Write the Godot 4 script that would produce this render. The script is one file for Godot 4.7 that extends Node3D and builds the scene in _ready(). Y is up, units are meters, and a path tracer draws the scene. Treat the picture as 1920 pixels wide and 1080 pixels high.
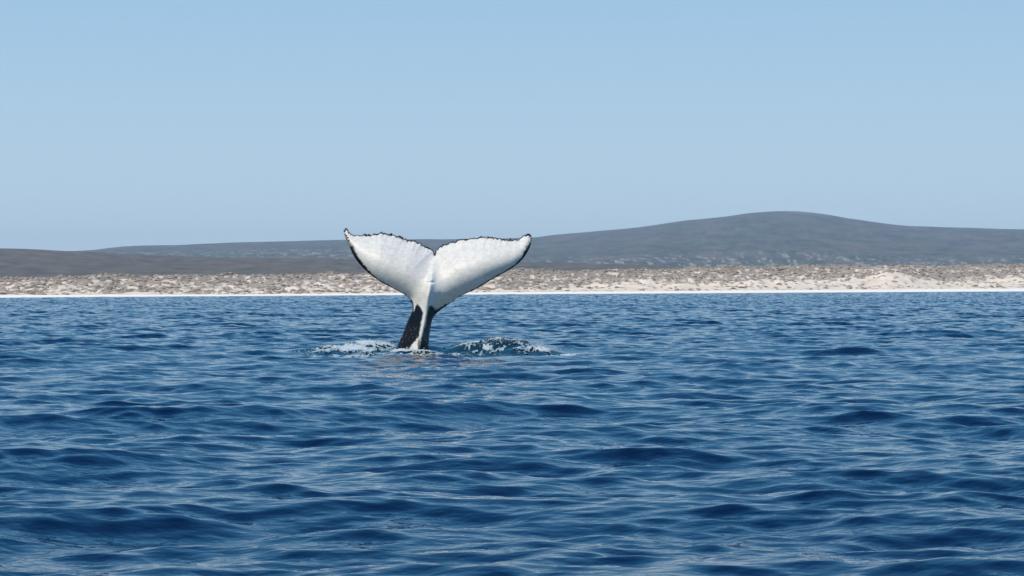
extends Node3D

# ---------------------------------------------------------------- constants
const FOCAL := 4200.0        # focal length in pixels of the 1920 px wide photograph
const EYE := 1.5             # height of the eye above the mean sea
const WHALE_D := 53.0        # distance of the whale
const M_PER_PX := WHALE_D / FOCAL

var rng := RandomNumberGenerator.new()
# ocean tiles
const N1 := 256
const N2 := 512
const L1 := 97.0
const L2 := 19.3
const L3 := 2.6
var tile1: PackedVector3Array
var tile2: PackedVector3Array
var swell_at := Vector2.ZERO
var humps := []              # local swells raised by the tail: x, z, height, sx, sz


func _ready() -> void:
	rng.seed = 4711
	# ---- camera
	var cam := Camera3D.new()
	cam.name = "camera"
	cam.position = Vector3(0, EYE, 0)
	cam.rotation = Vector3(0.0003, 0, -0.0034)
	cam.fov = rad_to_deg(2.0 * atan(540.0 / FOCAL))
	cam.near = 0.5
	cam.far = 30000.0
	add_child(cam)
	cam.current = true
	# ---- sky, exposure
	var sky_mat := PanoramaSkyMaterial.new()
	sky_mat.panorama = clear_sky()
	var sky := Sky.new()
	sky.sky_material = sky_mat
	var env := Environment.new()
	env.background_mode = Environment.BG_SKY
	env.sky = sky
	env.background_energy_multiplier = 1.0
	env.tonemap_mode = Environment.TONE_MAPPER_LINEAR
	env.tonemap_exposure = 1.0
	env.sdfgi_enabled = true
	env.ssao_enabled = true
	env.ssil_enabled = true
	# ---- air
	env.fog_enabled = true
	env.fog_density = 0.00008
	env.fog_light_color = Color(0.82, 0.89, 0.97)
	var we := WorldEnvironment.new()
	we.name = "world_environment"
	we.environment = env
	add_child(we)
	# ---- sun: high, behind the eye and to the left
	var sun := DirectionalLight3D.new()
	sun.name = "sun"
	sun.light_energy = 1.35
	sun.light_color = Color(1.0, 0.95, 0.86)
	sun.light_angular_distance = 0.5
	sun.shadow_enabled = true
	add_child(sun)
	sun.look_at_from_position(Vector3(-0.40, 0.82, 0.42) * 100.0, Vector3.ZERO)

	var t0 := Time.get_ticks_msec()
	make_tiles()
	print("tiles ", Time.get_ticks_msec() - t0)
	make_water()
	print("water ", Time.get_ticks_msec() - t0)
	make_land()
	print("land ", Time.get_ticks_msec() - t0)
	make_whale()
	print("whale ", Time.get_ticks_msec() - t0)
	make_foam()
	print("foam ", Time.get_ticks_msec() - t0)


# a clear sky: pale at the horizon, deepening to the zenith, tuned bluer above the view to tint the sea, the same all round
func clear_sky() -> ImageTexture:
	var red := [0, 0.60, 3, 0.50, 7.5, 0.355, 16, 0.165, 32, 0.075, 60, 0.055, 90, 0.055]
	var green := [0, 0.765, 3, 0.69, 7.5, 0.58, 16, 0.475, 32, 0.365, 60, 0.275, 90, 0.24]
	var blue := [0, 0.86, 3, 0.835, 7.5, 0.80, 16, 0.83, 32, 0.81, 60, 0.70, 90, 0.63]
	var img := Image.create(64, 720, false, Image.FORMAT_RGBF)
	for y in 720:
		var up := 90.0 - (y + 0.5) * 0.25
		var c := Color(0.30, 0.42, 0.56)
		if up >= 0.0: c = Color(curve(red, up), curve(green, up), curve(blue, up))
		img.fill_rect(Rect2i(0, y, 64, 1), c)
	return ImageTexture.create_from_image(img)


func tag(o: Node, label: String, category := "", kind := "", group := "") -> void:
	o.set_meta("label", label)
	if category: o.set_meta("category", category)
	if kind: o.set_meta("kind", kind)
	if group: o.set_meta("group", group)


func put(called: String, mesh: Mesh, mat: Material, parent: Node = self) -> MeshInstance3D:
	var o := MeshInstance3D.new()
	o.name = called
	o.mesh = mesh
	o.material_override = mat
	o.cast_shadow = GeometryInstance3D.SHADOW_CASTING_SETTING_ON
	parent.add_child(o, true)
	return o


func vertex_material(rough: float, spec: float) -> StandardMaterial3D:
	var m := StandardMaterial3D.new()
	m.vertex_color_use_as_albedo = true
	m.roughness = rough
	m.metallic_specular = spec
	return m


# piecewise curve through [x, y, x, y, ...], smooth between the knots
func curve(pts: Array, x: float) -> float:
	var n := pts.size() / 2
	if x <= pts[0]: return pts[1]
	if x >= pts[2 * n - 2]: return pts[2 * n - 1]
	var i := 0
	while pts[2 * i + 2] < x: i += 1
	var x1: float = pts[2 * i]
	var x2: float = pts[2 * i + 2]
	var y1: float = pts[2 * i + 1]
	var y2: float = pts[2 * i + 3]
	var m1: float = (y2 - y1) / (x2 - x1)
	var m2 := m1
	if i > 0: m1 = 0.5 * (m1 + (y1 - pts[2 * i - 1]) / (x1 - pts[2 * i - 2]))
	if i < n - 2: m2 = 0.5 * (m2 + (pts[2 * i + 5] - y2) / (pts[2 * i + 4] - x2))
	var w := x2 - x1
	var t := (x - x1) / w
	var t2 := t * t
	var t3 := t2 * t
	return (2 * t3 - 3 * t2 + 1) * y1 + (t3 - 2 * t2 + t) * w * m1 + (3 * t2 - 2 * t3) * y2 + (t3 - t2) * w * m2


# ---------------------------------------------------------------- the sea
func fft_lines(re: PackedFloat32Array, im: PackedFloat32Array, n: int, line: int, step: int, cs: PackedFloat32Array, sn: PackedFloat32Array, rev: PackedInt32Array) -> void:
	var a := PackedFloat32Array()
	var b := PackedFloat32Array()
	a.resize(n)
	b.resize(n)
	for l in n:
		var base := l * line
		for i in n:
			var s := base + rev[i] * step
			a[i] = re[s]
			b[i] = im[s]
		var half := 1
		while half < n:
			var jump := n / (2 * half)
			var k := 0
			while k < n:
				for j in half:
					var c := cs[j * jump]
					var s := sn[j * jump]
					var p := k + j
					var q := p + half
					var xr := a[q] * c - b[q] * s
					var xi := a[q] * s + b[q] * c
					a[q] = a[p] - xr
					b[q] = b[p] - xi
					a[p] += xr
					b[p] += xi
				k += 2 * half
			half *= 2
		for i in n:
			re[base + i * step] = a[i]
			im[base + i * step] = b[i]


# a periodic sea surface: height and its potential, from a random directional spectrum scaled to the given rms slope
func sea_tile(n: int, size: float, long: float, short: float, peak: float, slope: float, wind: float, spread: float, floor_: float, fall: float, seed_: int) -> Array:
	var r := RandomNumberGenerator.new()
	r.seed = seed_
	var hr := PackedFloat32Array()
	var hi := PackedFloat32Array()
	hr.resize(n * n)
	hi.resize(n * n)
	var total := 0.0
	var k_lo := TAU / long
	var k_hi := TAU / short
	var kp := TAU / peak
	for j in n:
		for i in n:
			var kx := (i if i < n / 2 else i - n) * TAU / size
			var kz := (j if j < n / 2 else j - n) * TAU / size
			var k := sqrt(kx * kx + kz * kz)
			if k < k_lo * 0.6 or k > k_hi: continue
			var amp := exp(-0.6 * pow(kp / k, 2.0)) / pow(k, fall)
			amp *= clampf((k / k_lo - 0.6) / 0.4, 0, 1) * clampf((k_hi - k) / (0.25 * k_hi), 0, 1)
			var th := atan2(kz, kx) - wind
			amp *= sqrt(pow(absf(cos(th)), spread) + floor_)
			var g1 := r.randfn()
			var g2 := r.randfn()
			hr[j * n + i] = amp * g1
			hi[j * n + i] = amp * g2
	var fr := PackedFloat32Array()
	var fi := PackedFloat32Array()
	fr.resize(n * n)
	fi.resize(n * n)
	for j in n:
		for i in n:
			var p := j * n + i
			var q := ((n - j) % n) * n + (n - i) % n
			var er := 0.5 * (hr[p] + hr[q])
			var ei := 0.5 * (hi[p] - hi[q])
			if er == 0.0 and ei == 0.0: continue
			var kx := (i if i < n / 2 else i - n) * TAU / size
			var kz := (j if j < n / 2 else j - n) * TAU / size
			var k := sqrt(kx * kx + kz * kz)
			total += k * k * (er * er + ei * ei)
			fr[p] = er - ei / k
			fi[p] = ei + er / k
	var scale := slope / sqrt(total)
	var cs := PackedFloat32Array()
	var sn := PackedFloat32Array()
	var rev := PackedInt32Array()
	cs.resize(n / 2)
	sn.resize(n / 2)
	rev.resize(n)
	for i in n / 2:
		cs[i] = cos(TAU * i / n)
		sn[i] = sin(TAU * i / n)
	var bits := int(round(log(n) / log(2.0)))
	for i in n:
		var v := 0
		for b in bits:
			if i & (1 << b): v |= 1 << (bits - 1 - b)
		rev[i] = v
	fft_lines(fr, fi, n, n, 1, cs, sn, rev)
	fft_lines(fr, fi, n, 1, n, cs, sn, rev)
	for p in n * n:
		fr[p] *= scale
		fi[p] *= scale
	return [fr, fi]


func displaced(n: int, size: float, hp: Array, chop: float) -> PackedVector3Array:
	var h: PackedFloat32Array = hp[0]
	var f: PackedFloat32Array = hp[1]
	var t := PackedVector3Array()
	t.resize(n * n)
	var inv := chop * n / (2.0 * size)
	for j in n:
		var jm := ((j + n - 1) % n) * n
		var jp := ((j + 1) % n) * n
		for i in n:
			t[j * n + i] = Vector3((f[j * n + (i + 1) % n] - f[j * n + (i + n - 1) % n]) * inv, h[j * n + i], (f[jp + i] - f[jm + i]) * inv)
	return t


var ripple_map: ImageTexture

func make_tiles() -> void:
	tile1 = displaced(N1, L1, sea_tile(N1, L1, 26.0, 2.2, 6.0, 0.062, 1.40, 4.0, 0.03, 2.0, 11), 1.15)
	tile2 = displaced(N2, L2, sea_tile(N2, L2, 2.4, 0.15, 2.0, 0.168, 1.68, 4.5, 0.06, 2.1, 23), 0.9)
	var rip := sea_tile(N1, L3, 0.36, 0.03, 0.30, 0.050, 1.6, 4.0, 0.06, 2.0, 37)
	var h: PackedFloat32Array = rip[0]
	var img := Image.create(N1, N1, false, Image.FORMAT_RGB8)
	var inv := N1 / (2.0 * L3)
	for j in N1:
		for i in N1:
			var sx := (h[j * N1 + (i + 1) % N1] - h[j * N1 + (i + N1 - 1) % N1]) * inv
			var sz := (h[((j + 1) % N1) * N1 + i] - h[((j + N1 - 1) % N1) * N1 + i]) * inv
			var v := Vector3(-sx, -sz, 1.0).normalized()
			img.set_pixel(i, j, Color(v.x * 0.5 + 0.5, v.y * 0.5 + 0.5, v.z * 0.5 + 0.5))
	ripple_map = ImageTexture.create_from_image(img)
	# where in the swell the whale rises: clear of the crests in front of it
	var best := -1e9
	for n in 400:
		var o := Vector2((n % 20) * L1 / 20.0, (n / 20) * L1 / 20.0)
		var worst := 1e9
		for x in [-4.4, -3.2, -2.3, -1.0, 0.3, 1.4]:
			var mine := take(tile1, N1, L1, x + o.x, -52.5 + o.y).y
			for k in 12: worst = minf(worst, (mine - EYE) / 52.5 - (take(tile1, N1, L1, x + o.x, -51.5 + k * 1.2 + o.y).y - EYE) / (51.5 - k * 1.2))
		if worst > best:
			best = worst
			swell_at = o
	# water thrown up and dragged round by the tail
	var at := func(px: float, d: float) -> Vector2: return Vector2((px - 960.0) / FOCAL * d, -d)
	for a in [[978, 52.6, 0.20, 0.26, 0.30], [940, 53.0, 0.13, 0.20, 0.28], [958, 51.9, 0.09, 0.22, 0.3], [905, 52.7, 0.10, 0.30, 0.35], [1004, 52.0, 0.11, 0.16, 0.25], [870, 53.0, 0.07, 0.3, 0.3], [1034, 52.2, 0.08, 0.25, 0.35], [690, 52.8, 0.13, 0.45, 0.40], [630, 52.3, 0.07, 0.5, 0.5],
			[838, 52.4, -0.07, 0.30, 0.4], [960, 50.6, -0.07, 0.9, 0.6], [790, 49.8, -0.06, 1.2, 0.7]]:
		var p: Vector2 = at.call(a[0], a[1])
		humps.append([p.x, p.y, a[2], a[3], a[4]])


func take(t: PackedVector3Array, n: int, size: float, x: float, z: float) -> Vector3:
	var u := fposmod(x / size, 1.0) * n
	var v := fposmod(z / size, 1.0) * n
	var i := int(u)
	var j := int(v)
	var fu := u - i
	var fv := v - j
	i = i & (n - 1)
	j = (j & (n - 1)) * n
	var i2 := (i + 1) & (n - 1)
	var j2 := (j + n) & (n * n - 1)
	return t[j + i].lerp(t[j + i2], fu).lerp(t[j2 + i].lerp(t[j2 + i2], fu), fv)


func sea_point(x: float, z: float) -> Vector3:
	var d := -z
	var p := take(tile1, N1, L1, x + swell_at.x, z + swell_at.y)
	var fine := 1.0 if d < 110.0 else lerpf(1.0, 0.8, clampf((d - 110.0) / 260.0, 0, 1))
	p += take(tile2, N2, L2, x, z) * fine
	p.x += x
	p.z += z
	if d > 44.0 and d < 58.0 and absf(x) < 7.0:
		for b in humps:
			var ex: float = (x - b[0]) / b[3]
			var ez: float = (z - b[1]) / b[4]
			var g := exp(-0.5 * (ex * ex + ez * ez))
			p.y += b[2] * g
			if b[2] > 0.0: p += take(tile2, N2, L2 * 0.45, x + 3.0, z * 1.3 + 5.0) * (0.8 * g * minf(1.0, b[2] * 7.0))
	return p


func make_water() -> void:
	var depths := PackedFloat32Array([-60.0, -30.0, -12.0, -4.0, 0.0, 2.0, 3.5, 4.5, 5.5])
	var d := 6.2
	while d < 1250.0:
		depths.append(d)
		d += maxf(0.034, 0.0027 * d) * (1.0 if d < 150.0 else 1.0 + (d - 150.0) / 400.0)
	var ts := PackedFloat32Array()
	for t in [-14.0, -9.0, -6.0, -4.2, -3.2, -2.6, -2.3, -2.1]: ts.append(t)
	for i in 49: ts.append(-2.0 + 0.02 * i)
	var core := 530
	for i in core + 1: ts.append(-1.02 + 2.04 * i / core)
	for i in 49: ts.append(1.04 + 0.02 * i)
	for t in [2.1, 2.3, 2.6, 3.2, 4.2, 6.0, 9.0, 14.0]: ts.append(t)
	var nc := ts.size()
	var nr := depths.size()
	print("water grid ", nc, " x ", nr)
	var v := PackedVector3Array()
	var nm := PackedVector3Array()
	var uv := PackedVector2Array()
	var col := PackedColorArray()
	v.resize(nc * nr)
	nm.resize(nc * nr)
	uv.resize(nc * nr)
	col.resize(nc * nr)
	var deep := Color(0.0003, 0.0075, 0.025)
	var green := Color(0.009, 0.028, 0.034)
	for j in nr:
		var dd := depths[j]
		var w := 0.255 * maxf(dd, 0.0) + 1.6
		var near_tail := dd > 45.0 and dd < 57.0
		for i in nc:
			var x := ts[i] * w
			var k := j * nc + i
			v[k] = sea_point(x, -dd)
			uv[k] = Vector2(x, dd) / L3
			var c := deep
			if near_tail:
				var ex := (x + 1.6) / 2.6
				var ez := (dd - 51.8) / 1.9
				var g := exp(-(ex * ex + ez * ez) * 0.8)
				c = deep.lerp(green, g * 0.85)
			col[k] = c
	for j in nr:
		var ja := maxi(j - 1, 0) * nc
		var jb := mini(j + 1, nr - 1) * nc
		for i in nc:
			var ex := v[j * nc + mini(i + 1, nc - 1)] - v[j * nc + maxi(i - 1, 0)]
			var ez := v[jb + i] - v[ja + i]
			if depths[j] > 55.0 and absf(ts[i]) <= 2.01:      # far rows lie wider apart than the ripples: take the slope at its own scale
				var x := uv[j * nc + i].x * L3
				var here := sea_point(x, -depths[j])
				ex = sea_point(x + 0.07, -depths[j]) - here
				ez = sea_point(x, -depths[j] - 0.07) - here
			var nn := ex.cross(ez).normalized()
			# seen along the surface, only faces turned to the eye show; far rows are too coarse to hide the others, so their normals are folded to the eye
			if nn.z < 0.0 and depths[j] > 70.0: nn.z *= 1.0 - 2.0 * smoothstep(70.0, 220.0, depths[j])
			nm[j * nc + i] = nn
	var idx := PackedInt32Array()
	idx.resize((nc - 1) * (nr - 1) * 6)
	var q := 0
	for j in nr - 1:
		for i in nc - 1:
			var a := j * nc + i
			idx[q] = a
			idx[q + 1] = a + nc
			idx[q + 2] = a + 1
			idx[q + 3] = a + 1
			idx[q + 4] = a + nc
			idx[q + 5] = a + nc + 1
			q += 6
	var m := vertex_material(0.02, 0.36)
	m.normal_enabled = true
	m.normal_texture = ripple_map
	m.normal_scale = 1.0
	var o := put("water", array_mesh(v, nm, col, idx, uv), m)
	tag(o, "deep blue wind-rippled sea filling the lower half of the view", "", "structure")


func array_mesh(v: PackedVector3Array, nm: PackedVector3Array, col: PackedColorArray, idx: PackedInt32Array, uv := PackedVector2Array()) -> ArrayMesh:
	var arr := []
	arr.resize(Mesh.ARRAY_MAX)
	arr[Mesh.ARRAY_VERTEX] = v
	if nm.size(): arr[Mesh.ARRAY_NORMAL] = nm
	if col.size(): arr[Mesh.ARRAY_COLOR] = col
	if uv.size(): arr[Mesh.ARRAY_TEX_UV] = uv
	arr[Mesh.ARRAY_INDEX] = idx
	var m := ArrayMesh.new()
	m.add_surface_from_arrays(Mesh.PRIMITIVE_TRIANGLES, arr)
	return m


# ---------------------------------------------------------------- the shore and the hills
# Sight lines are named by the column (a) of the 1920 px photograph that they cross; heights come from the rows.
const brown_scrub := Color(0.135, 0.118, 0.103)
const SHORE := [-600, 300, 0, 433, 480, 490, 960, 560, 1440, 632, 1920, 707, 2600, 800]
const BEACH_TOP := [0, 553, 480, 551.5, 960, 547.5, 1440, 543.5, 1920, 540]
const SAND_TOP := [0, 549, 400, 548, 700, 546, 860, 543, 960, 540, 1100, 536, 1160, 532, 1260, 531, 1440, 527, 1580, 524, 1640, 519, 1690, 513, 1730, 521, 1770, 528, 1830, 525, 1920, 523]
const DUNE_TOP := [0, 525, 200, 522, 480, 520, 700, 518, 960, 512, 1200, 509, 1440, 503, 1690, 502, 1920, 500]
const RIDGE := [-500, 462, 0, 467, 60, 468, 120, 471, 170, 473, 240, 477, 330, 481, 480, 484, 700, 487, 960, 491, 1100, 494, 1200, 497, 1300, 501, 1400, 504, 1920, 506]
const FOOT := [0, 480, 200, 483, 480, 488, 700, 491, 1000, 496, 1300, 501, 1920, 501]
const SKYLINE := [-500, 480, 0, 475, 110, 472, 170, 470, 230, 464, 330, 460, 480, 455, 640, 451, 780, 449, 900, 448, 1000, 446, 1040, 441, 1120, 434, 1200, 426, 1280, 414, 1360, 405, 1420, 398, 1480, 396, 1530, 400, 1580, 408, 1640, 416, 1700, 423, 1760, 426, 1830, 428, 1920, 430, 2500, 440]
var soft_noise := FastNoiseLite.new()
var lump_noise := FastNoiseLite.new()


func row_height(a: float, y: float, r: float) -> float:
	return EYE + (541.25 - (a - 960.0) * 0.0034 - y) * r / FOCAL


func land_profile(a: float) -> Array:    # [distance, height] pairs along the sight line
	var rs := curve(SHORE, a)
	var p := [[rs - 30.0, -2.0], [rs, 0.06]]
	p.append([rs + 34.0, row_height(a, curve(BEACH_TOP, a), rs + 34.0)])
	p.append([rs + 90.0, row_height(a, curve(SAND_TOP, a), rs + 90.0)])
	p.append([rs + 260.0, row_height(a, curve(DUNE_TOP, a), rs + 260.0)])
	var low: float = row_height(a, curve(DUNE_TOP, a) + 3.0, rs + 380.0)
	p.append([rs + 380.0, low])
	p.append([1900.0, row_height(a, curve(RIDGE, a), 1900.0)])
	p.append([2700.0, row_height(a, curve(RIDGE, a) + 5.0, 2700.0)])
	p.append([3600.0, row_height(a, curve(FOOT, a), 3600.0)])
	p.append([5200.0, row_height(a, lerpf(curve(FOOT, a), curve(SKYLINE, a), 0.50), 5200.0)])
	p.append([7000.0, row_height(a, curve(SKYLINE, a), 7000.0)])
	p.append([7600.0, row_height(a, curve(SKYLINE, a), 7000.0) * 0.98])
	p.append([9500.0, row_height(a, curve(SKYLINE, a), 7000.0) * 0.6])
	return p


func make_land() -> void:
	soft_noise.seed = 5
	soft_noise.frequency = 1.0
	soft_noise.fractal_octaves = 4
	lump_noise.seed = 9
	lump_noise.frequency = 1.0
	lump_noise.fractal_octaves = 2
	var us := PackedFloat32Array([-3.0, -2.0, -1.3, -0.9, -0.65, -0.5, -0.4, -0.34, -0.30, -0.27])
	var core := 900
	for i in core + 1: us.append(-0.25 + 0.5 * i / core)
	for u in [0.27, 0.30, 0.34, 0.4, 0.5, 0.65, 0.9, 1.3, 2.0, 3.0]: us.append(u)
	var bands := [["beach", 1, 0, 3, 26, "white sand beach along the far shore at the water's edge"], ["sand_dunes", 2, 2, 5, 110, "pale sand dunes behind the beach, flecked with low scrub"],
		["ridge", 3, 5, 7, 46, "low grey-brown scrub ridge behind the dunes, highest at the left"], ["hill", 4, 7, 12, 90, "long blue-grey hill on the skyline, rising to a rounded summit at the right"]]
	# rows: the knots of the profile, subdivided
	var share := [0.0, 1.0, 2.0, 3.0, 4.0, 5.0, 6.0, 7.0, 8.0, 9.0, 10.0, 11.0, 12.0]
	var cuts := [[0.0, 2.0, 24], [2.0, 5.0, 130], [5.0, 7.0, 50], [7.0, 12.0, 90]]
	var mat := vertex_material(0.95, 0.2)
	var profiles := []
	for u in us: profiles.append(land_profile(clampf(960.0 + u * FOCAL, -600.0, 2600.0)))
	for b in 4:
		var s0: float = cuts[b][0]
		var s1: float = cuts[b][1]
		var nr: int = cuts[b][2] + 1
		var nc := us.size()
		var v := PackedVector3Array()
		var col := PackedColorArray()
		for j in nr:
			var s := lerpf(s0, s1, float(j) / (nr - 1))
			var k := mini(int(s), share.size() - 2)
			var f := s - k
			for i in nc:
				var p: Array = profiles[i]
				var r := lerpf(p[k][0], p[k + 1][0], f)
				var h := profile_height(p, k, f)
				var x := us[i] * r
				h += land_relief(s, x, r)
				v.append(Vector3(x, h, -r))
				col.append(land_color(s, us[i] * FOCAL + 960.0, x, r))
		var nm := PackedVector3Array()
		nm.resize(nc * nr)
		for j in nr:
			for i in nc:
				var ex := v[j * nc + mini(i + 1, nc - 1)] - v[j * nc + maxi(i - 1, 0)]
				var ez := v[mini(j + 1, nr - 1) * nc + i] - v[maxi(j - 1, 0) * nc + i]
				nm[j * nc + i] = ex.cross(ez).normalized()
		var idx := PackedInt32Array()
		for j in nr - 1:
			for i in nc - 1:
				var a := j * nc + i
				idx.append_array([a, a + nc, a + 1, a + 1, a + nc, a + nc + 1])
		var o := put(bands[b][0], array_mesh(v, nm, col, idx), mat)
		tag(o, bands[b][5], "", "structure")
	make_scrub()


func profile_height(p: Array, k: int, f: float) -> float:
	var y1: float = p[k][1]
	var y2: float = p[k + 1][1]
	var w: float = p[k + 1][0] - p[k][0]
	var m: float = (y2 - y1) / w
	var m1 := m
	var m2 := m
	if k > 0: m1 = 0.5 * (m + (y1 - p[k - 1][1]) / (p[k][0] - p[k - 1][0]))
	if k < p.size() - 2: m2 = 0.5 * (m + (p[k + 2][1] - y2) / (p[k + 2][0] - p[k + 1][0]))
	var f2 := f * f
	var f3 := f2 * f
	return (2 * f3 - 3 * f2 + 1) * y1 + (f3 - 2 * f2 + f) * w * m1 + (3 * f2 - 2 * f3) * y2 + (f3 - f2) * w * m2


func land_relief(s: float, x: float, r: float) -> float:
	if s < 1.0: return 0.0
	if s < 2.0: return 0.10 * (s - 1.0) * soft_noise.get_noise_2d(x / 14.0, r / 14.0)
	if s < 5.0:
		var g := clampf(s - 2.0, 0, 1) * clampf((5.0 - s) * 3.0, 0, 1)
		return g * (1.5 * soft_noise.get_noise_2d(x / 34.0, r / 48.0) + 1.3 * soft_noise.get_noise_2d(x / 11.0 + 40.0, r / 15.0)) + 0.1 * soft_noise.get_noise_2d(x / 14.0, r / 14.0)
	if s < 7.0:
		return 0.8 * soft_noise.get_noise_2d(x / 120.0, r / 160.0) * clampf((s - 5.0) * 3.0, 0, 1) * clampf((7.0 - s) * 3.0, 0, 1)
	return 4.0 * soft_noise.get_noise_2d(x / 500.0, r / 700.0) * clampf((s - 7.0) * 2.0, 0, 1)


func scrub_share(s: float, a: float, x: float, r: float) -> float:    # how much of the ground the scrub covers
	if s < 2.0: return 0.0
	var c: float
	var left := 1.0 - smoothstep(700.0, 1050.0, a)
	if s < 3.0:
		c = lerpf(0.10, lerpf(0.09, 0.28, left), s - 2.0)
	elif s < 4.0:
		c = lerpf(lerpf(0.66, 0.34, left), lerpf(0.92, 0.84, left), s - 3.0)
	else:
		c = lerpf(0.85, 1.0, clampf((s - 4.0) * 1.5, 0, 1))
	c += 0.55 * soft_noise.get_noise_2d(x / 38.0 + 9.0, r / 46.0) * (1.0 - 0.5 * absf(2.0 * c - 1.0))
	return clampf(c, 0.02, 1.0)


func land_color(s: float, a: float, x: float, r: float) -> Color:
	var sand := Color(0.67, 0.555, 0.44)
	var strand := Color(0.80, 0.755, 0.68)
	var n := soft_noise.get_noise_2d(x / 10.0, r / 14.0)
	var n2 := soft_noise.get_noise_2d(x / 70.0 + 31.0, r / 150.0)
	if s < 2.0:
		var wet := Color(0.42, 0.38, 0.33)
		var c := strand.lerp(sand, clampf((s - 1.5) * 2.0 + n * 0.5, 0, 1) * 0.6)
		return wet.lerp(c, smoothstep(0.98, 1.12, s))
	if s < 5.0:
		var brush := Color(0.25, 0.205, 0.17).lerp(Color(0.185, 0.16, 0.13), clampf(0.4 + n2, 0, 1))
		brush = brush.lerp(brown_scrub, smoothstep(3.1, 4.3, s) * 0.85)
		var cover := scrub_share(s, a, x, r)
		var k := smoothstep(-0.16, 0.16, lump_noise.get_noise_2d(x / 3.0, r / 12.0) * 0.9 + (cover - 0.46) * 0.9)
		return (sand * (1.0 + 0.18 * n)).lerp(brush, clampf(k, 0, 1) * 0.82)
	var brown := Color(0.118, 0.103, 0.090)
	var dull := Color(0.085, 0.088, 0.078)
	if s < 7.0:
		var c := brown.lerp(dull, clampf(0.35 + 1.1 * n2, 0, 1))
		return c * (1.06 + 0.5 * soft_noise.get_noise_2d(x / 18.0, r / 60.0))
	var far := Color(0.066, 0.082, 0.062).lerp(Color(0.086, 0.080, 0.072), clampf(0.5 + 1.2 * soft_noise.get_noise_2d(x / 420.0, r / 900.0), 0, 1))
	far = far * (1.0 + 0.55 * soft_noise.get_noise_2d(x / 70.0, r / 260.0) + 0.3 * lump_noise.get_noise_2d(x / 26.0 + 5.0, r / 120.0))
	far = far.lerp(Color(0.15, 0.125, 0.11), 0.45 * smoothstep(0.0, 0.5, soft_noise.get_noise_2d(x / 180.0 + 60.0, r / 500.0)))
	# pale sandy clearings at the foot of the hill
	var clear := lump_noise.get_noise_2d(x / 22.0, r / 300.0) + 0.25 * lump_noise.get_noise_2d(x / 8.0 + 77.0, r / 90.0)
	var foot := smoothstep(7.7, 8.0, s) * (1.0 - smoothstep(lerpf(8.9, 8.3, smoothstep(700.0, 1000.0, a)), lerpf(9.3, 8.7, smoothstep(700.0, 1000.0, a)), s))
	far = far.lerp(Color(0.34, 0.32, 0.29), foot * smoothstep(0.20, 0.5, clear) * 0.75)
	# bare pale top
	var top := smoothstep(9.75, 10.0, s) * exp(-pow((a - 1505.0) / 32.0, 2.0))
	return far.lerp(Color(0.25, 0.23, 0.17), top * 0.9)


func make_scrub() -> void:
	var st := SurfaceTool.new()
	st.begin(Mesh.PRIMITIVE_TRIANGLES)
	var rings := [[0.0, 1.0], [0.62, 0.78], [1.0, 0.30], [0.85, -0.2]]
	var r := RandomNumberGenerator.new()
	r.seed = 77
	var pts := []
	for k in rings.size():
		var row := []
		for i in 7:
			var an := TAU * i / 7.0 + k * 0.4
			var w: float = rings[k][0] * r.randf_range(0.75, 1.2)
			row.append(Vector3(cos(an) * w, rings[k][1] * r.randf_range(0.85, 1.1), sin(an) * w))
		pts.append(row)
	for k in rings.size() - 1:
		for i in 7:
			var i2 := (i + 1) % 7
			for p in [pts[k][i], pts[k][i2], pts[k + 1][i], pts[k][i2], pts[k + 1][i2], pts[k + 1][i]]: st.add_vertex(p)
	st.generate_normals()
	var bush := st.commit()
	var xf := []
	var cl := []
	rng.seed = 99
	for n in 60000:
		var a := rng.randf_range(-120.0, 2040.0)
		var s := 2.0 + 2.9 * pow(rng.randf(), 0.85)
		var p: Array = land_profile(a)
		var k := int(s)
		var f := s - k
		var d := lerpf(p[k][0], p[k + 1][0], f)
		var x := (a - 960.0) / FOCAL * d
		if rng.randf() > 0.6 * pow(scrub_share(s, a, x, d), 1.3): continue
		var h := profile_height(p, k, f) + land_relief(s, x, d)
		var size := rng.randf_range(0.22, 0.65) * rng.randf_range(0.6, 1.15)
		var b := Basis(Vector3.UP, rng.randf() * TAU).scaled(Vector3(size * rng.randf_range(0.9, 1.6), size * rng.randf_range(0.6, 1.0), size))
		xf.append(Transform3D(b, Vector3(x, h, -d)))
		var tone := rng.randf_range(0.7, 1.35)
		cl.append(Color(0.32, 0.255, 0.21).lerp(Color(0.235, 0.20, 0.155), rng.randf()) * tone)
	var mm := MultiMesh.new()
	mm.transform_format = MultiMesh.TRANSFORM_3D
	mm.use_colors = true
	mm.mesh = bush
	mm.instance_count = xf.size()
	for i in xf.size():
		mm.set_instance_transform(i, xf[i])
		mm.set_instance_color(i, cl[i])
	print("bushes ", xf.size())
	var o := MultiMeshInstance3D.new()
	o.name = "dune_scrub"
	o.multimesh = mm
	o.material_override = vertex_material(0.95, 0.2)
	add_child(o)
	tag(o, "low brown-green scrub bushes scattered over the dunes behind the beach", "scrub", "stuff")


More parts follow.
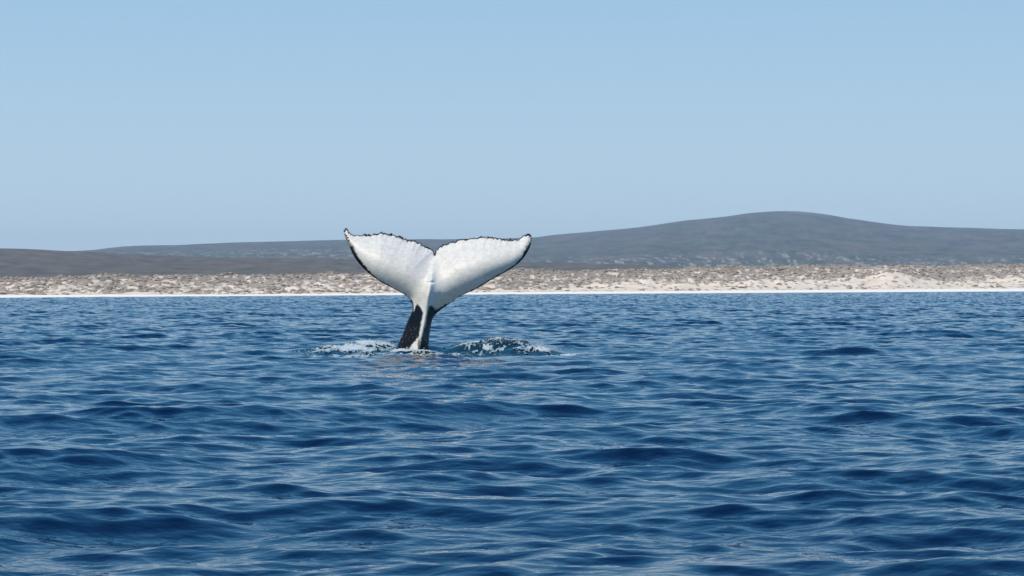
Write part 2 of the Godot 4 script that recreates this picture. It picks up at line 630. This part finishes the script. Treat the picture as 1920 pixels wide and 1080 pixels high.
# ---------------------------------------------------------------- the whale
# outline of the raised tail in photograph pixels: trailing edge from the left tip to the right tip, then the leading edges and the stock
const TRAIL := [643, 430, 645, 426, 648, 425, 651, 430, 655.5, 435.5, 666, 438.5, 680, 438.5, 690, 437.5, 699, 436.5, 708, 435, 716, 434.5, 728, 436.5, 738, 439.5, 749, 443, 766, 448, 782, 452.5, 797, 459, 807.5, 465.5, 812, 470, 814, 476,
	815.5, 470, 818, 467, 824, 461.5, 836.5, 456, 853, 451, 872, 447.3, 895, 445, 916, 443.5, 932, 445, 945, 447.5, 957.5, 449.8, 970, 447.8, 980, 443, 986, 439, 991, 437, 995, 438, 997, 441]
const LEAD_R := [997, 441, 997, 450, 995, 460, 989, 473, 978.5, 487.5, 964, 500, 945, 511.5, 924, 523, 907.5, 533, 889, 543.5, 871, 551, 855, 559.5, 841, 570, 829, 578, 820, 585.5, 814, 592, 810, 600, 807.5, 612, 805.5, 625.5, 804, 643, 803.5, 660, 804, 720]
const LEAD_L := [643, 430, 645, 442, 652, 456, 661.5, 477, 674, 494, 689, 509, 707, 523, 724, 533, 744, 543.5, 759, 552, 768, 560, 773, 570, 773.5, 579, 770.5, 588, 764, 602, 756, 623, 748.5, 640, 742, 655, 733, 680, 716, 720]
const WX := 778.0
const WY := 660.0


func from_pixel(px: float, py: float) -> Vector2:
	return Vector2((px - WX) * M_PER_PX, (WY - py) * M_PER_PX)


func chain(flat: Array) -> PackedVector2Array:
	var out := PackedVector2Array()
	for i in flat.size() / 2: out.append(from_pixel(flat[2 * i], flat[2 * i + 1]))
	return out


func smooth_chain(c: PackedVector2Array, sub: int) -> PackedVector2Array:
	var out := PackedVector2Array()
	for i in c.size() - 1:
		var a := c[maxi(i - 1, 0)]
		var d := c[mini(i + 2, c.size() - 1)]
		for k in sub: out.append(c[i].cubic_interpolate(c[i + 1], a, d, float(k) / sub) if sub > 1 else c[i])
	out.append(c[c.size() - 1])
	return out


func chain_distance(p: Vector2, c: PackedVector2Array) -> float:
	var best := 1e9
	for i in c.size() - 1:
		var a := c[i]
		var ab := c[i + 1] - a
		var t := clampf((p - a).dot(ab) / ab.length_squared(), 0.0, 1.0)
		best = minf(best, p.distance_squared_to(a + ab * t))
	return sqrt(best)


var trail: PackedVector2Array
var lead_l: PackedVector2Array
var lead_r: PackedVector2Array
var skin_noise := FastNoiseLite.new()
# rows of the stock: bulge half depth, half width, middle, all by photograph row
const STOCK_D := [476, 0.0, 490, 0.03, 515, 0.08, 540, 0.15, 560, 0.23, 580, 0.31, 600, 0.36, 660, 0.50, 720, 0.62]
const STOCK_L := [476, 798, 515, 784, 540, 776, 560, 772, 579, 771, 588, 768, 602, 763, 623, 755, 640, 747, 655, 741, 680, 732, 720, 715]
const STOCK_R := [476, 830, 515, 832, 540, 830, 560, 827, 579, 820, 592, 815, 612, 808.5, 643, 805, 660, 804.5, 720, 805]
const KEEL_X := [476, 815, 500, 813, 530, 808, 560, 804, 587, 800, 618, 793.5, 638, 789.5, 655, 786.5, 720, 776]
const KEEL_H := [476, 0.0, 490, 0.025, 515, 0.06, 540, 0.12, 570, 0.15, 600, 0.12, 660, 0.06, 720, 0.05]


func whale_depth(p: Vector2) -> Array:      # [front z, back z, distance to leading edges, distance to trailing edge]
	var dl := minf(chain_distance(p, lead_l), chain_distance(p, lead_r))
	var dt := chain_distance(p, trail)
	var px := p.x / M_PER_PX + WX
	var py := WY - p.y / M_PER_PX
	# flukes: a thick leading edge that thins towards the trailing edge
	var chord := dl + dt
	var c := dl / maxf(chord, 1e-4)
	var th := 5.0 * 0.15 * (0.2969 * sqrt(c) - 0.126 * c - 0.3516 * c * c + 0.2843 * c * c * c - 0.1015 * c * c * c * c) * minf(chord, 1.0)
	# middle surface: leans back with height, wings turned a little towards the viewer
	var x := p.x - (814.0 - WX) * M_PER_PX
	var up := p.y - 1.15
	var zm := -0.20 * maxf(up + 0.3, 0.0) - 0.10 * maxf(up, 0.0) * maxf(up, 0.0) * 1.2
	zm += 0.17 * sqrt(x * x + 0.02) + 0.09 * maxf(-x, 0.0) * smoothstep(0.0, 0.5, -x) - 0.035 * x * x
	zm += 0.045 * x
	# cupped blades: lower part swells forward
	var lead := smoothstep(545.0, 600.0, py)
	zm += 0.27 * minf(chord, 1.3) * sin(PI * pow(c, 0.9)) * (1.0 - lead)
	var front := zm + th * 1.1
	var back := zm - th * 0.75
	# the stock
	if py > 476.0:
		var l := curve(STOCK_L, py)
		var r := curve(STOCK_R, py)
		var kx := curve(KEEL_X, py)
		var dep := curve(STOCK_D, py)
		var q := 0.0
		if px > l and px < kx: q = 1.0 - pow((kx - px) / (kx - l), 1.7)
		elif px >= kx and px < r: q = 1.0 - pow((px - kx) / (r - kx), 1.9)
		var zs := dep * sqrt(maxf(q, 0.0)) * (0.55 + 0.45 * q)
		var blend := 0.06 * (1.0 - lead) + 0.004
		var f := front - zm
		var hh := clampf(0.5 + 0.5 * (zs - f) / blend, 0, 1)
		front = zm + lerpf(f, zs, hh) + blend * hh * (1.0 - hh)
		if lead > 0.0: front = lerpf(front, zm + zs, lead)
		var mid := 0.5 * (l + r)
		var e := clampf((px - mid) / (0.5 * (r - l)), -1, 1)
		var zb := dep * 0.9 * sqrt(maxf(1.0 - e * e, 0.0))
		back = minf(back, zm - zb) if lead <= 0.0 else lerpf(minf(back, zm - zb), zm - zb, lead)
		var kd := (px - kx) / lerpf(4.5, 6.0, lead)
		var edge := clampf(minf(dl, dt) / 0.05, 0, 1)
		var ridge: float = curve(KEEL_H, py) * exp(-0.5 * kd * kd)
		# crease across the keel
		ridge *= 1.0 - 0.45 * exp(-pow((py - 529.0) / 2.2, 2.0))
		front += ridge * edge
	return [front, back, dl, dt]


func skin_color(p: Vector2, dl: float, dt: float, front: bool) -> Color:
	var px := p.x / M_PER_PX + WX
	var py := WY - p.y / M_PER_PX
	var n := skin_noise.get_noise_2d(p.x * 9.0, p.y * 9.0)
	var n2 := skin_noise.get_noise_2d(p.x * 30.0 + 50.0, p.y * 30.0)
	var n3 := skin_noise.get_noise_2d(p.x * 2.5 + 20.0, p.y * 6.0)
	var black := Color(0.007, 0.007, 0.009) * (1.0 + 0.6 * n2)
	if not front: return black
	var white := Color(0.625, 0.60, 0.555) * (1.0 + 0.10 * n + 0.13 * n2 + 0.07 * n3) * (1.0 - 0.10 * smoothstep(0.12, 0.4, skin_noise.get_noise_2d(p.x * 5.0 + 11.0, p.y * 22.0)))
	var k := 0.0
	# trailing margin
	k = maxf(k, 1.0 - smoothstep(0.017, 0.036, dt + 0.016 * n2 + 0.014 * n - (0.02 if px > 985.0 else 0.0)))
	# notch
	k = maxf(k, (1.0 - smoothstep(1.5, 3.0, absf(px - 814.0))) * smoothstep(462.0, 468.0, py) * (1.0 - smoothstep(476.0, 480.0, py)))
	# leading margins: broad at the left, thin at the right
	var wide: float
	if px < 800.0:
		wide = curve([643, 0.03, 652, 0.07, 660, 0.13, 675, 0.135, 690, 0.085, 707, 0.05, 724, 0.035, 745, 0.026, 765, 0.024, 774, 0.05, 780, 0.05], px)
	else:
		wide = curve([806, 0.05, 816, 0.06, 826, 0.085, 834, 0.06, 842, 0.025, 870, 0.028, 907, 0.036, 945, 0.042, 964, 0.045, 978, 0.08, 987, 0.12, 992, 0.075, 997, 0.02], px)
	if py < 596.0: k = maxf(k, 1.0 - smoothstep(wide * 0.45, wide * 0.85, dl + 0.022 * n + 0.012 * n2))
	# pale scars with barnacles near the left tip
	if px < 660.0 and py < 462.0: k *= 1.0 - 0.75 * smoothstep(0.05, 0.30, skin_noise.get_noise_2d(p.x * 22.0 + 7.0, p.y * 22.0))
	# the dark flanks of the stock
	var kx := curve(KEEL_X, py)
	var jag := 3.0 * n + 2.0 * n2
	if px < kx:
		var left_top: float = curve([766, 582, 772, 577, 776, 582, 780, 573, 783, 569, 787, 572, 792, 580, 796, 588, 800, 596], px)
		var d := smoothstep(left_top - 2.0, left_top + 3.0, py + jag * 0.7)
		var rim: float = curve([566, 7.5, 585, 5.5, 600, 5.5, 618, 5.0, 632, 3.5, 640, 2.0, 660, 1.0], py)
		d *= smoothstep(rim - 2.0, rim + 1.5, kx - px + 0.6 * jag)
		# white wedge at the waterline
		var wl: float = curve([630, 787, 634, 783, 645, 774, 658, 766, 664, 762], py)
		var wr: float = curve([630, 786, 640, 784, 660, 784.5], py)
		if py > 630.0: d *= 1.0 - smoothstep(wl - 1.5, wl + 1.5, px + jag * 0.6) * (1.0 - smoothstep(wr - 0.5, wr + 2.5, px))
		d = maxf(d, smoothstep(628.0, 640.0, py + 0.5 * jag) * smoothstep(3.2, 1.2, kx - px) * 0.85)  # lower keel strip darkened in the colour to stand for shade
		k = maxf(k, d)
	else:
		var rt: float = curve([800, 588, 806, 574, 810, 572, 816, 578], px)
		var d := smoothstep(rt - 3.0, rt + 4.0, py + jag)
		d *= smoothstep(1.0, 4.5, px - kx + 0.5 * jag + smoothstep(600.0, 650.0, py) * 2.0)
		d = maxf(d, smoothstep(632.0, 650.0, py + jag) * smoothstep(0.0, 2.5, px - kx + 1.5))  # right half of the lower keel: the same shade painted in
		k = maxf(k, d)
	# brown growth low on the left flank
	var brown := smoothstep(598.0, 630.0, py) * smoothstep(-0.05, 0.3, skin_noise.get_noise_2d(p.x * 16.0, p.y * 10.0 + 60.0))
	black = black.lerp(Color(0.050, 0.036, 0.028), brown * 0.22)
	if py > 612.0 and py < 640.0: black = black.lerp(Color(0.35, 0.33, 0.32), smoothstep(0.36, 0.48, skin_noise.get_noise_2d(p.x * 20.0 + 3.0, p.y * 11.0)) * 0.22)
	return white.lerp(black, clampf(k, 0, 1))


func make_whale() -> void:
	skin_noise.seed = 3
	skin_noise.frequency = 1.0
	skin_noise.fractal_octaves = 3
	trail = chain(TRAIL)
	lead_l = smooth_chain(chain(LEAD_L), 3)
	lead_r = smooth_chain(chain(LEAD_R), 3)
	var root := Node3D.new()
	root.name = "whale"
	root.position = Vector3((WX - 960.0) * M_PER_PX, 0.0, -WHALE_D)
	add_child(root)
	tag(root, "whale diving with its white underside tail flukes raised above the sea, black edged", "whale")
	# rough, knobbly trailing edge
	var knobs := []
	rng.seed = 21
	var fine := smooth_chain(trail, 7)
	trail = PackedVector2Array()
	for i in fine.size():
		var p := fine[i]
		var px := p.x / M_PER_PX + WX
		var amp := 0.014 + 0.012 * smoothstep(660.0, 700.0, px) * (1.0 - smoothstep(960.0, 985.0, px))
		if absf(px - 814.0) < 6.0: amp = 0.003
		var bite := skin_noise.get_noise_1d(px * 0.09) * 1.6 + skin_noise.get_noise_1d(px * 0.33 + 500.0) * 1.5
		trail.append(p + Vector2(0.0, bite) * amp if i > 0 and i < fine.size() - 1 else p)
	var poly := PackedVector2Array()
	poly.append_array(trail)
	poly.append_array(lead_r)
	var back := lead_l.duplicate()
	back.reverse()
	poly.append_array(back)
	# signed distance on a grid, marching squares, a front and a back sheet that meet on the outline
	var cell := 0.0135
	var lo := Vector2((636.0 - WX) * M_PER_PX, (WY - 719.0) * M_PER_PX)
	var hi := Vector2((1003.0 - WX) * M_PER_PX, (WY - 419.0) * M_PER_PX)
	var nx := int((hi.x - lo.x) / cell) + 2
	var ny := int((hi.y - lo.y) / cell) + 2
	var sd := PackedFloat32Array()
	sd.resize(nx * ny)
	for j in ny:
		for i in nx:
			var p := lo + Vector2(i, j) * cell
			var inside := Geometry2D.is_point_in_polygon(p, poly)
			sd[j * nx + i] = 1.0 if inside else -1.0
	var v := PackedVector3Array()
	var col := PackedColorArray()
	var idx := PackedInt32Array()
	var front_of := {}
	var back_of := {}
	var edge_of := {}
	# exact distances only where they are needed
	for j in ny:
		for i in nx:
			var k := j * nx + i
			var s := sd[k]
			var border := false
			for o in [[1, 0], [0, 1], [-1, 0], [0, -1], [1, 1], [-1, -1], [1, -1], [-1, 1]]:
				var a: int = i + o[0]
				var b: int = j + o[1]
				if a >= 0 and b >= 0 and a < nx and b < ny and signf(sd[b * nx + a]) != signf(s): border = true
			var p := lo + Vector2(i, j) * cell
			if s > 0.0:
				var z: Array = whale_depth(p)
				front_of[k] = v.size()
				v.append(Vector3(p.x, p.y, z[0]))
				col.append(skin_color(p, z[2], z[3], true))
				back_of[k] = v.size()
				v.append(Vector3(p.x, p.y, minf(z[1], z[0] - 0.004)))
				col.append(skin_color(p, z[2], z[3], false))
				if border: sd[k] = maxf(minf(z[2], z[3]), 0.0008)
			elif border:
				sd[k] = -maxf(minf(minf(chain_distance(p, lead_l), chain_distance(p, lead_r)), chain_distance(p, trail)), 0.0008)
	var cross := func(k1: int, k2: int) -> int:
		var key := Vector2i(mini(k1, k2), maxi(k1, k2))
		if not edge_of.has(key):
			var p1 := lo + Vector2(k1 % nx, k1 / nx) * cell
			var p2 := lo + Vector2(k2 % nx, k2 / nx) * cell
			var p := p1.lerp(p2, clampf(sd[k1] / (sd[k1] - sd[k2]), 0.08, 0.92))
			var z: Array = whale_depth(p)
			edge_of[key] = v.size()
			v.append(Vector3(p.x, p.y, 0.5 * (z[0] + z[1])))
			col.append(skin_color(p, 0.0, z[3], true))
		return edge_of[key]
	for j in ny - 1:
		for i in nx - 1:
			var ks := [j * nx + i, (j + 1) * nx + i, (j + 1) * nx + i + 1, j * nx + i + 1]     # clockwise seen from the front
			var ring_f := []
			var ring_b := []
			for q in 4:
				var k1: int = ks[q]
				var k2: int = ks[(q + 1) % 4]
				if sd[k1] > 0.0:
					ring_f.append(front_of[k1])
					ring_b.append(back_of[k1])
				if (sd[k1] > 0.0) != (sd[k2] > 0.0):
					var e: int = cross.call(k1, k2)
					ring_f.append(e)
					ring_b.append(e)
			for q in range(1, ring_f.size() - 1):
				idx.append_array([ring_f[0], ring_f[q], ring_f[q + 1]])
				idx.append_array([ring_b[0], ring_b[q + 1], ring_b[q]])
	var nm := PackedVector3Array()
	nm.resize(v.size())
	for t in idx.size() / 3:
		var a := idx[3 * t]
		var b := idx[3 * t + 1]
		var c := idx[3 * t + 2]
		var n := (v[c] - v[a]).cross(v[b] - v[a])
		nm[a] += n
		nm[b] += n
		nm[c] += n
	for i in nm.size(): nm[i] = nm[i].normalized()
	# one skin, two finishes: the dark skin is wet and glossy, the white duller
	var pale_idx := PackedInt32Array()
	var dark_idx := PackedInt32Array()
	for t in idx.size() / 3:
		var g := col[idx[3 * t]].g + col[idx[3 * t + 1]].g + col[idx[3 * t + 2]].g
		var into := dark_idx if g < 0.30 else pale_idx
		for q in 3: into.append(idx[3 * t + q])
	var mesh := array_mesh(v, nm, col, pale_idx)
	var arr := mesh.surface_get_arrays(0)
	arr[Mesh.ARRAY_INDEX] = dark_idx
	mesh.add_surface_from_arrays(Mesh.PRIMITIVE_TRIANGLES, arr)
	mesh.surface_set_material(0, vertex_material(0.46, 0.4))
	mesh.surface_set_material(1, vertex_material(0.26, 0.3))
	put("body", mesh, null, root)
	print("whale verts ", v.size())
	# barnacles on the trailing edge and the tips
	var ball := SphereMesh.new()
	ball.radius = 1.0
	ball.height = 1.7
	ball.radial_segments = 8
	ball.rings = 4
	var dark := StandardMaterial3D.new()
	dark.albedo_color = Color(0.035, 0.032, 0.030).linear_to_srgb()
	dark.roughness = 0.7
	var pale := StandardMaterial3D.new()
	pale.albedo_color = Color(0.42, 0.36, 0.30).linear_to_srgb()
	pale.roughness = 0.8
	rng.seed = 61
	var spots := []
	for px in [683, 690, 700, 714, 718, 728, 731, 748, 752, 764, 781, 799, 836, 848, 871, 874, 889, 902, 915, 919, 932, 944, 957]: spots.append([px, 0])
	for e in [[646, 427, 0], [649, 429, 0], [644, 431, 0], [651, 434, 0], [645, 437, 1], [648, 440, 0], [646.5, 443, 1], [651, 444, 0], [653, 449, 0], [651, 452, 1], [654, 456, 1], [994, 441, 0], [996, 446, 0], [995.5, 453, 1], [992, 460, 0], [994, 457, 0]]: spots.append(e)
	for s in spots:
		var at: Vector2
		var big := rng.randf_range(0.014, 0.033)
		if s.size() == 2:
			at = Vector2((s[0] - WX) * M_PER_PX, 0.0)
			var best := 1e9
			for p in trail:
				if absf(p.x - at.x) < best:
					best = absf(p.x - at.x)
					at.y = p.y
		else:
			at = from_pixel(s[0], s[1])
			big *= 0.85
		var z: Array = whale_depth(at)
		var o := put("barnacle", ball, pale if s[s.size() - 1] == 1 and s.size() == 3 else dark, root)
		o.position = Vector3(at.x, at.y, 0.5 * (z[0] + z[1]) + 0.012)
		o.scale = Vector3(big * rng.randf_range(0.9, 1.5), big, big)
		o.rotation.z = rng.randf_range(-0.6, 0.6)


# ---------------------------------------------------------------- foam and spray
func make_foam() -> void:
	var fn := FastNoiseLite.new()
	fn.seed = 14
	fn.frequency = 1.0
	fn.fractal_octaves = 4
	var lace := FastNoiseLite.new()
	lace.seed = 15
	lace.noise_type = FastNoiseLite.TYPE_CELLULAR
	lace.cellular_return_type = FastNoiseLite.RETURN_DISTANCE2_SUB
	lace.frequency = 1.0
	# patches: column, distance, half widths in metres, strength
	var patches := [[692, 52.9, 0.55, 0.55, 1.0], [655, 52.0, 0.75, 0.5, 0.75], [612, 51.6, 0.6, 0.5, 0.6], [775, 52.1, 0.65, 0.35, 0.9], [800, 51.4, 0.55, 0.3, 0.7], [735, 51.2, 0.9, 0.5, 0.5],
		[965, 53.0, 0.45, 0.22, 1.0], [925, 53.1, 0.5, 0.25, 0.85], [885, 53.0, 0.5, 0.25, 0.7], [1012, 52.0, 0.35, 0.3, 0.62], [975, 52.2, 0.5, 0.45, 0.47], [920, 52.4, 0.7, 0.5, 0.47], [1048, 50.4, 0.5, 0.22, 0.95], [640, 50.6, 0.9, 0.6, 0.50], [730, 50.2, 0.9, 0.6, 0.54], [830, 50.2, 0.9, 0.55, 0.54], [930, 50.4, 0.9, 0.5, 0.52], [1020, 50.8, 0.7, 0.45, 0.52], [850, 52.0, 0.7, 0.5, 0.52], [1035, 50.7, 0.55, 0.3, 1.0], [990, 50.6, 0.5, 0.25, 0.7], [905, 50.9, 0.9, 0.35, 0.55], [850, 50.6, 0.7, 0.3, 0.5], [700, 49.6, 1.1, 0.5, 0.25], [900, 49.3, 1.3, 0.5, 0.22], [1062, 50.9, 0.25, 0.3, 0.7]]
	var blobs := []
	for p in patches: blobs.append([(p[0] - 960.0) / FOCAL * p[1], -p[1], p[2], p[3], p[4]])
	var dx := 0.021
	var dz := 0.045
	var x0 := -5.2
	var z0 := -55.0
	var nx := int(7.2 / dx)
	var nz := int(8.0 / dz)
	var v := PackedVector3Array()
	var col := PackedColorArray()
	var at := {}
	var mask := PackedFloat32Array()
	mask.resize(nx * nz)
	for j in nz:
		for i in nx:
			var x := x0 + i * dx
			var z := z0 + j * dz
			var s := 0.0
			for b in blobs:
				var ex: float = (x - b[0]) / b[2]
				var ez: float = (z - b[1]) / b[3]
				s = maxf(s, b[4] * exp(-0.7 * (ex * ex + ez * ez)))
			if s < 0.08:
				mask[j * nx + i] = -1.0
				continue
			var holes := lace.get_noise_2d(x * 6.5, z * 3.4)      # -1 on the lace lines
			mask[j * nx + i] = s - 0.36 + 0.40 * fn.get_noise_2d(x * 3.0, z * 2.2) + 0.24 * fn.get_noise_2d(x * 11.0, z * 6.0) + 0.32 * fn.get_noise_2d(x * 20.0 + 9.0, z * 10.0) - 0.26 * (holes + 1.0) + 0.10
	var idx := PackedInt32Array()
	for j in nz - 1:
		for i in nx - 1:
			var k := j * nx + i
			var ks := [k, k + 1, k + nx, k + nx + 1]
			var low := 1.0
			for q in ks: low = minf(low, mask[q])
			if low <= 0.0: continue
			for q in ks:
				if not at.has(q):
					var x: float = x0 + (q % nx) * dx
					var z: float = z0 + (q / nx) * dz
					var p := sea_point(x, z)
					p.y += 0.004 + 0.055 * minf(mask[q], 0.6) + 0.016 * absf(fn.get_noise_2d(x * 16.0, z * 16.0))
					at[q] = v.size()
					v.append(p)
					var thick := smoothstep(0.0, 0.45, mask[q] + 0.06 * fn.get_noise_2d(x * 20.0, z * 12.0))
					col.append(Color(0.10, 0.155, 0.165).lerp(Color(0.47, 0.51, 0.52), thick))
			idx.append_array([at[ks[0]], at[ks[1]], at[ks[2]], at[ks[1]], at[ks[3]], at[ks[2]]])
	var nm := PackedVector3Array()
	nm.resize(v.size())
	for t in idx.size() / 3:
		var n := (v[idx[3 * t + 2]] - v[idx[3 * t]]).cross(v[idx[3 * t + 1]] - v[idx[3 * t]])
		for q in 3: nm[idx[3 * t + q]] += n
	for i in nm.size(): nm[i] = (nm[i].normalized() * 0.6 + Vector3(0, 0.8, 0.25)).normalized()     # froth scatters light all round
	var white := StandardMaterial3D.new()
	white.albedo_color = Color(0.55, 0.59, 0.60).linear_to_srgb()
	white.roughness = 0.6
	white.backlight_enabled = true
	white.backlight = Color(0.8, 0.8, 0.8)
	print("foam tris ", idx.size() / 3)
	var o := put("foam", array_mesh(v, nm, col, idx), vertex_material(0.14, 0.3))
	tag(o, "white foam spread over the water round the base of the whale's tail", "foam", "stuff")
	# spray
	var drop := SphereMesh.new()
	drop.radius = 1.0
	drop.height = 2.0
	drop.radial_segments = 7
	drop.rings = 4
	var xf := []
	rng.seed = 31
	# column, distance, half width, half depth, top height, count, largest radius
	for c in [[968, 52.8, 0.45, 0.2, 0.05, 200, 0.011], [925, 53.0, 0.5, 0.2, 0.05, 130, 0.011], [880, 53.0, 0.5, 0.2, 0.04, 160, 0.012], [1022, 52.2, 0.3, 0.25, 0.04, 160, 0.012], [1040, 50.8, 0.5, 0.2, 0.035, 160, 0.012],
			[692, 52.9, 0.5, 0.3, 0.06, 360, 0.013], [640, 52.2, 0.7, 0.4, 0.04, 160, 0.012], [775, 52.3, 0.5, 0.2, 0.06, 200, 0.012], [700, 53.4, 1.2, 0.4, 0.9, 60, 0.010], [960, 53.2, 0.9, 0.3, 0.35, 50, 0.010]]:
		for n in c[5]:
			var x: float = (c[0] - 960.0) / FOCAL * c[1] + rng.randfn() * c[2] * 0.6
			var z: float = -c[1] + rng.randfn() * c[3] * 0.6
			var p := sea_point(x, z)
			p.y += absf(rng.randfn()) * c[4] * 0.6
			var size: float = c[6] * lerpf(0.3, 1.0, pow(rng.randf(), 2.0))
			xf.append(Transform3D(Basis.from_scale(Vector3(size * rng.randf_range(0.8, 1.6), size, size)), p))
	var mm := MultiMesh.new()
	mm.transform_format = MultiMesh.TRANSFORM_3D
	mm.mesh = drop
	mm.instance_count = xf.size()
	for i in xf.size(): mm.set_instance_transform(i, xf[i])
	var sp := MultiMeshInstance3D.new()
	sp.name = "spray"
	sp.multimesh = mm
	sp.material_override = white
	add_child(sp)
	tag(sp, "white droplets of spray thrown up beside the whale's tail", "spray", "stuff")
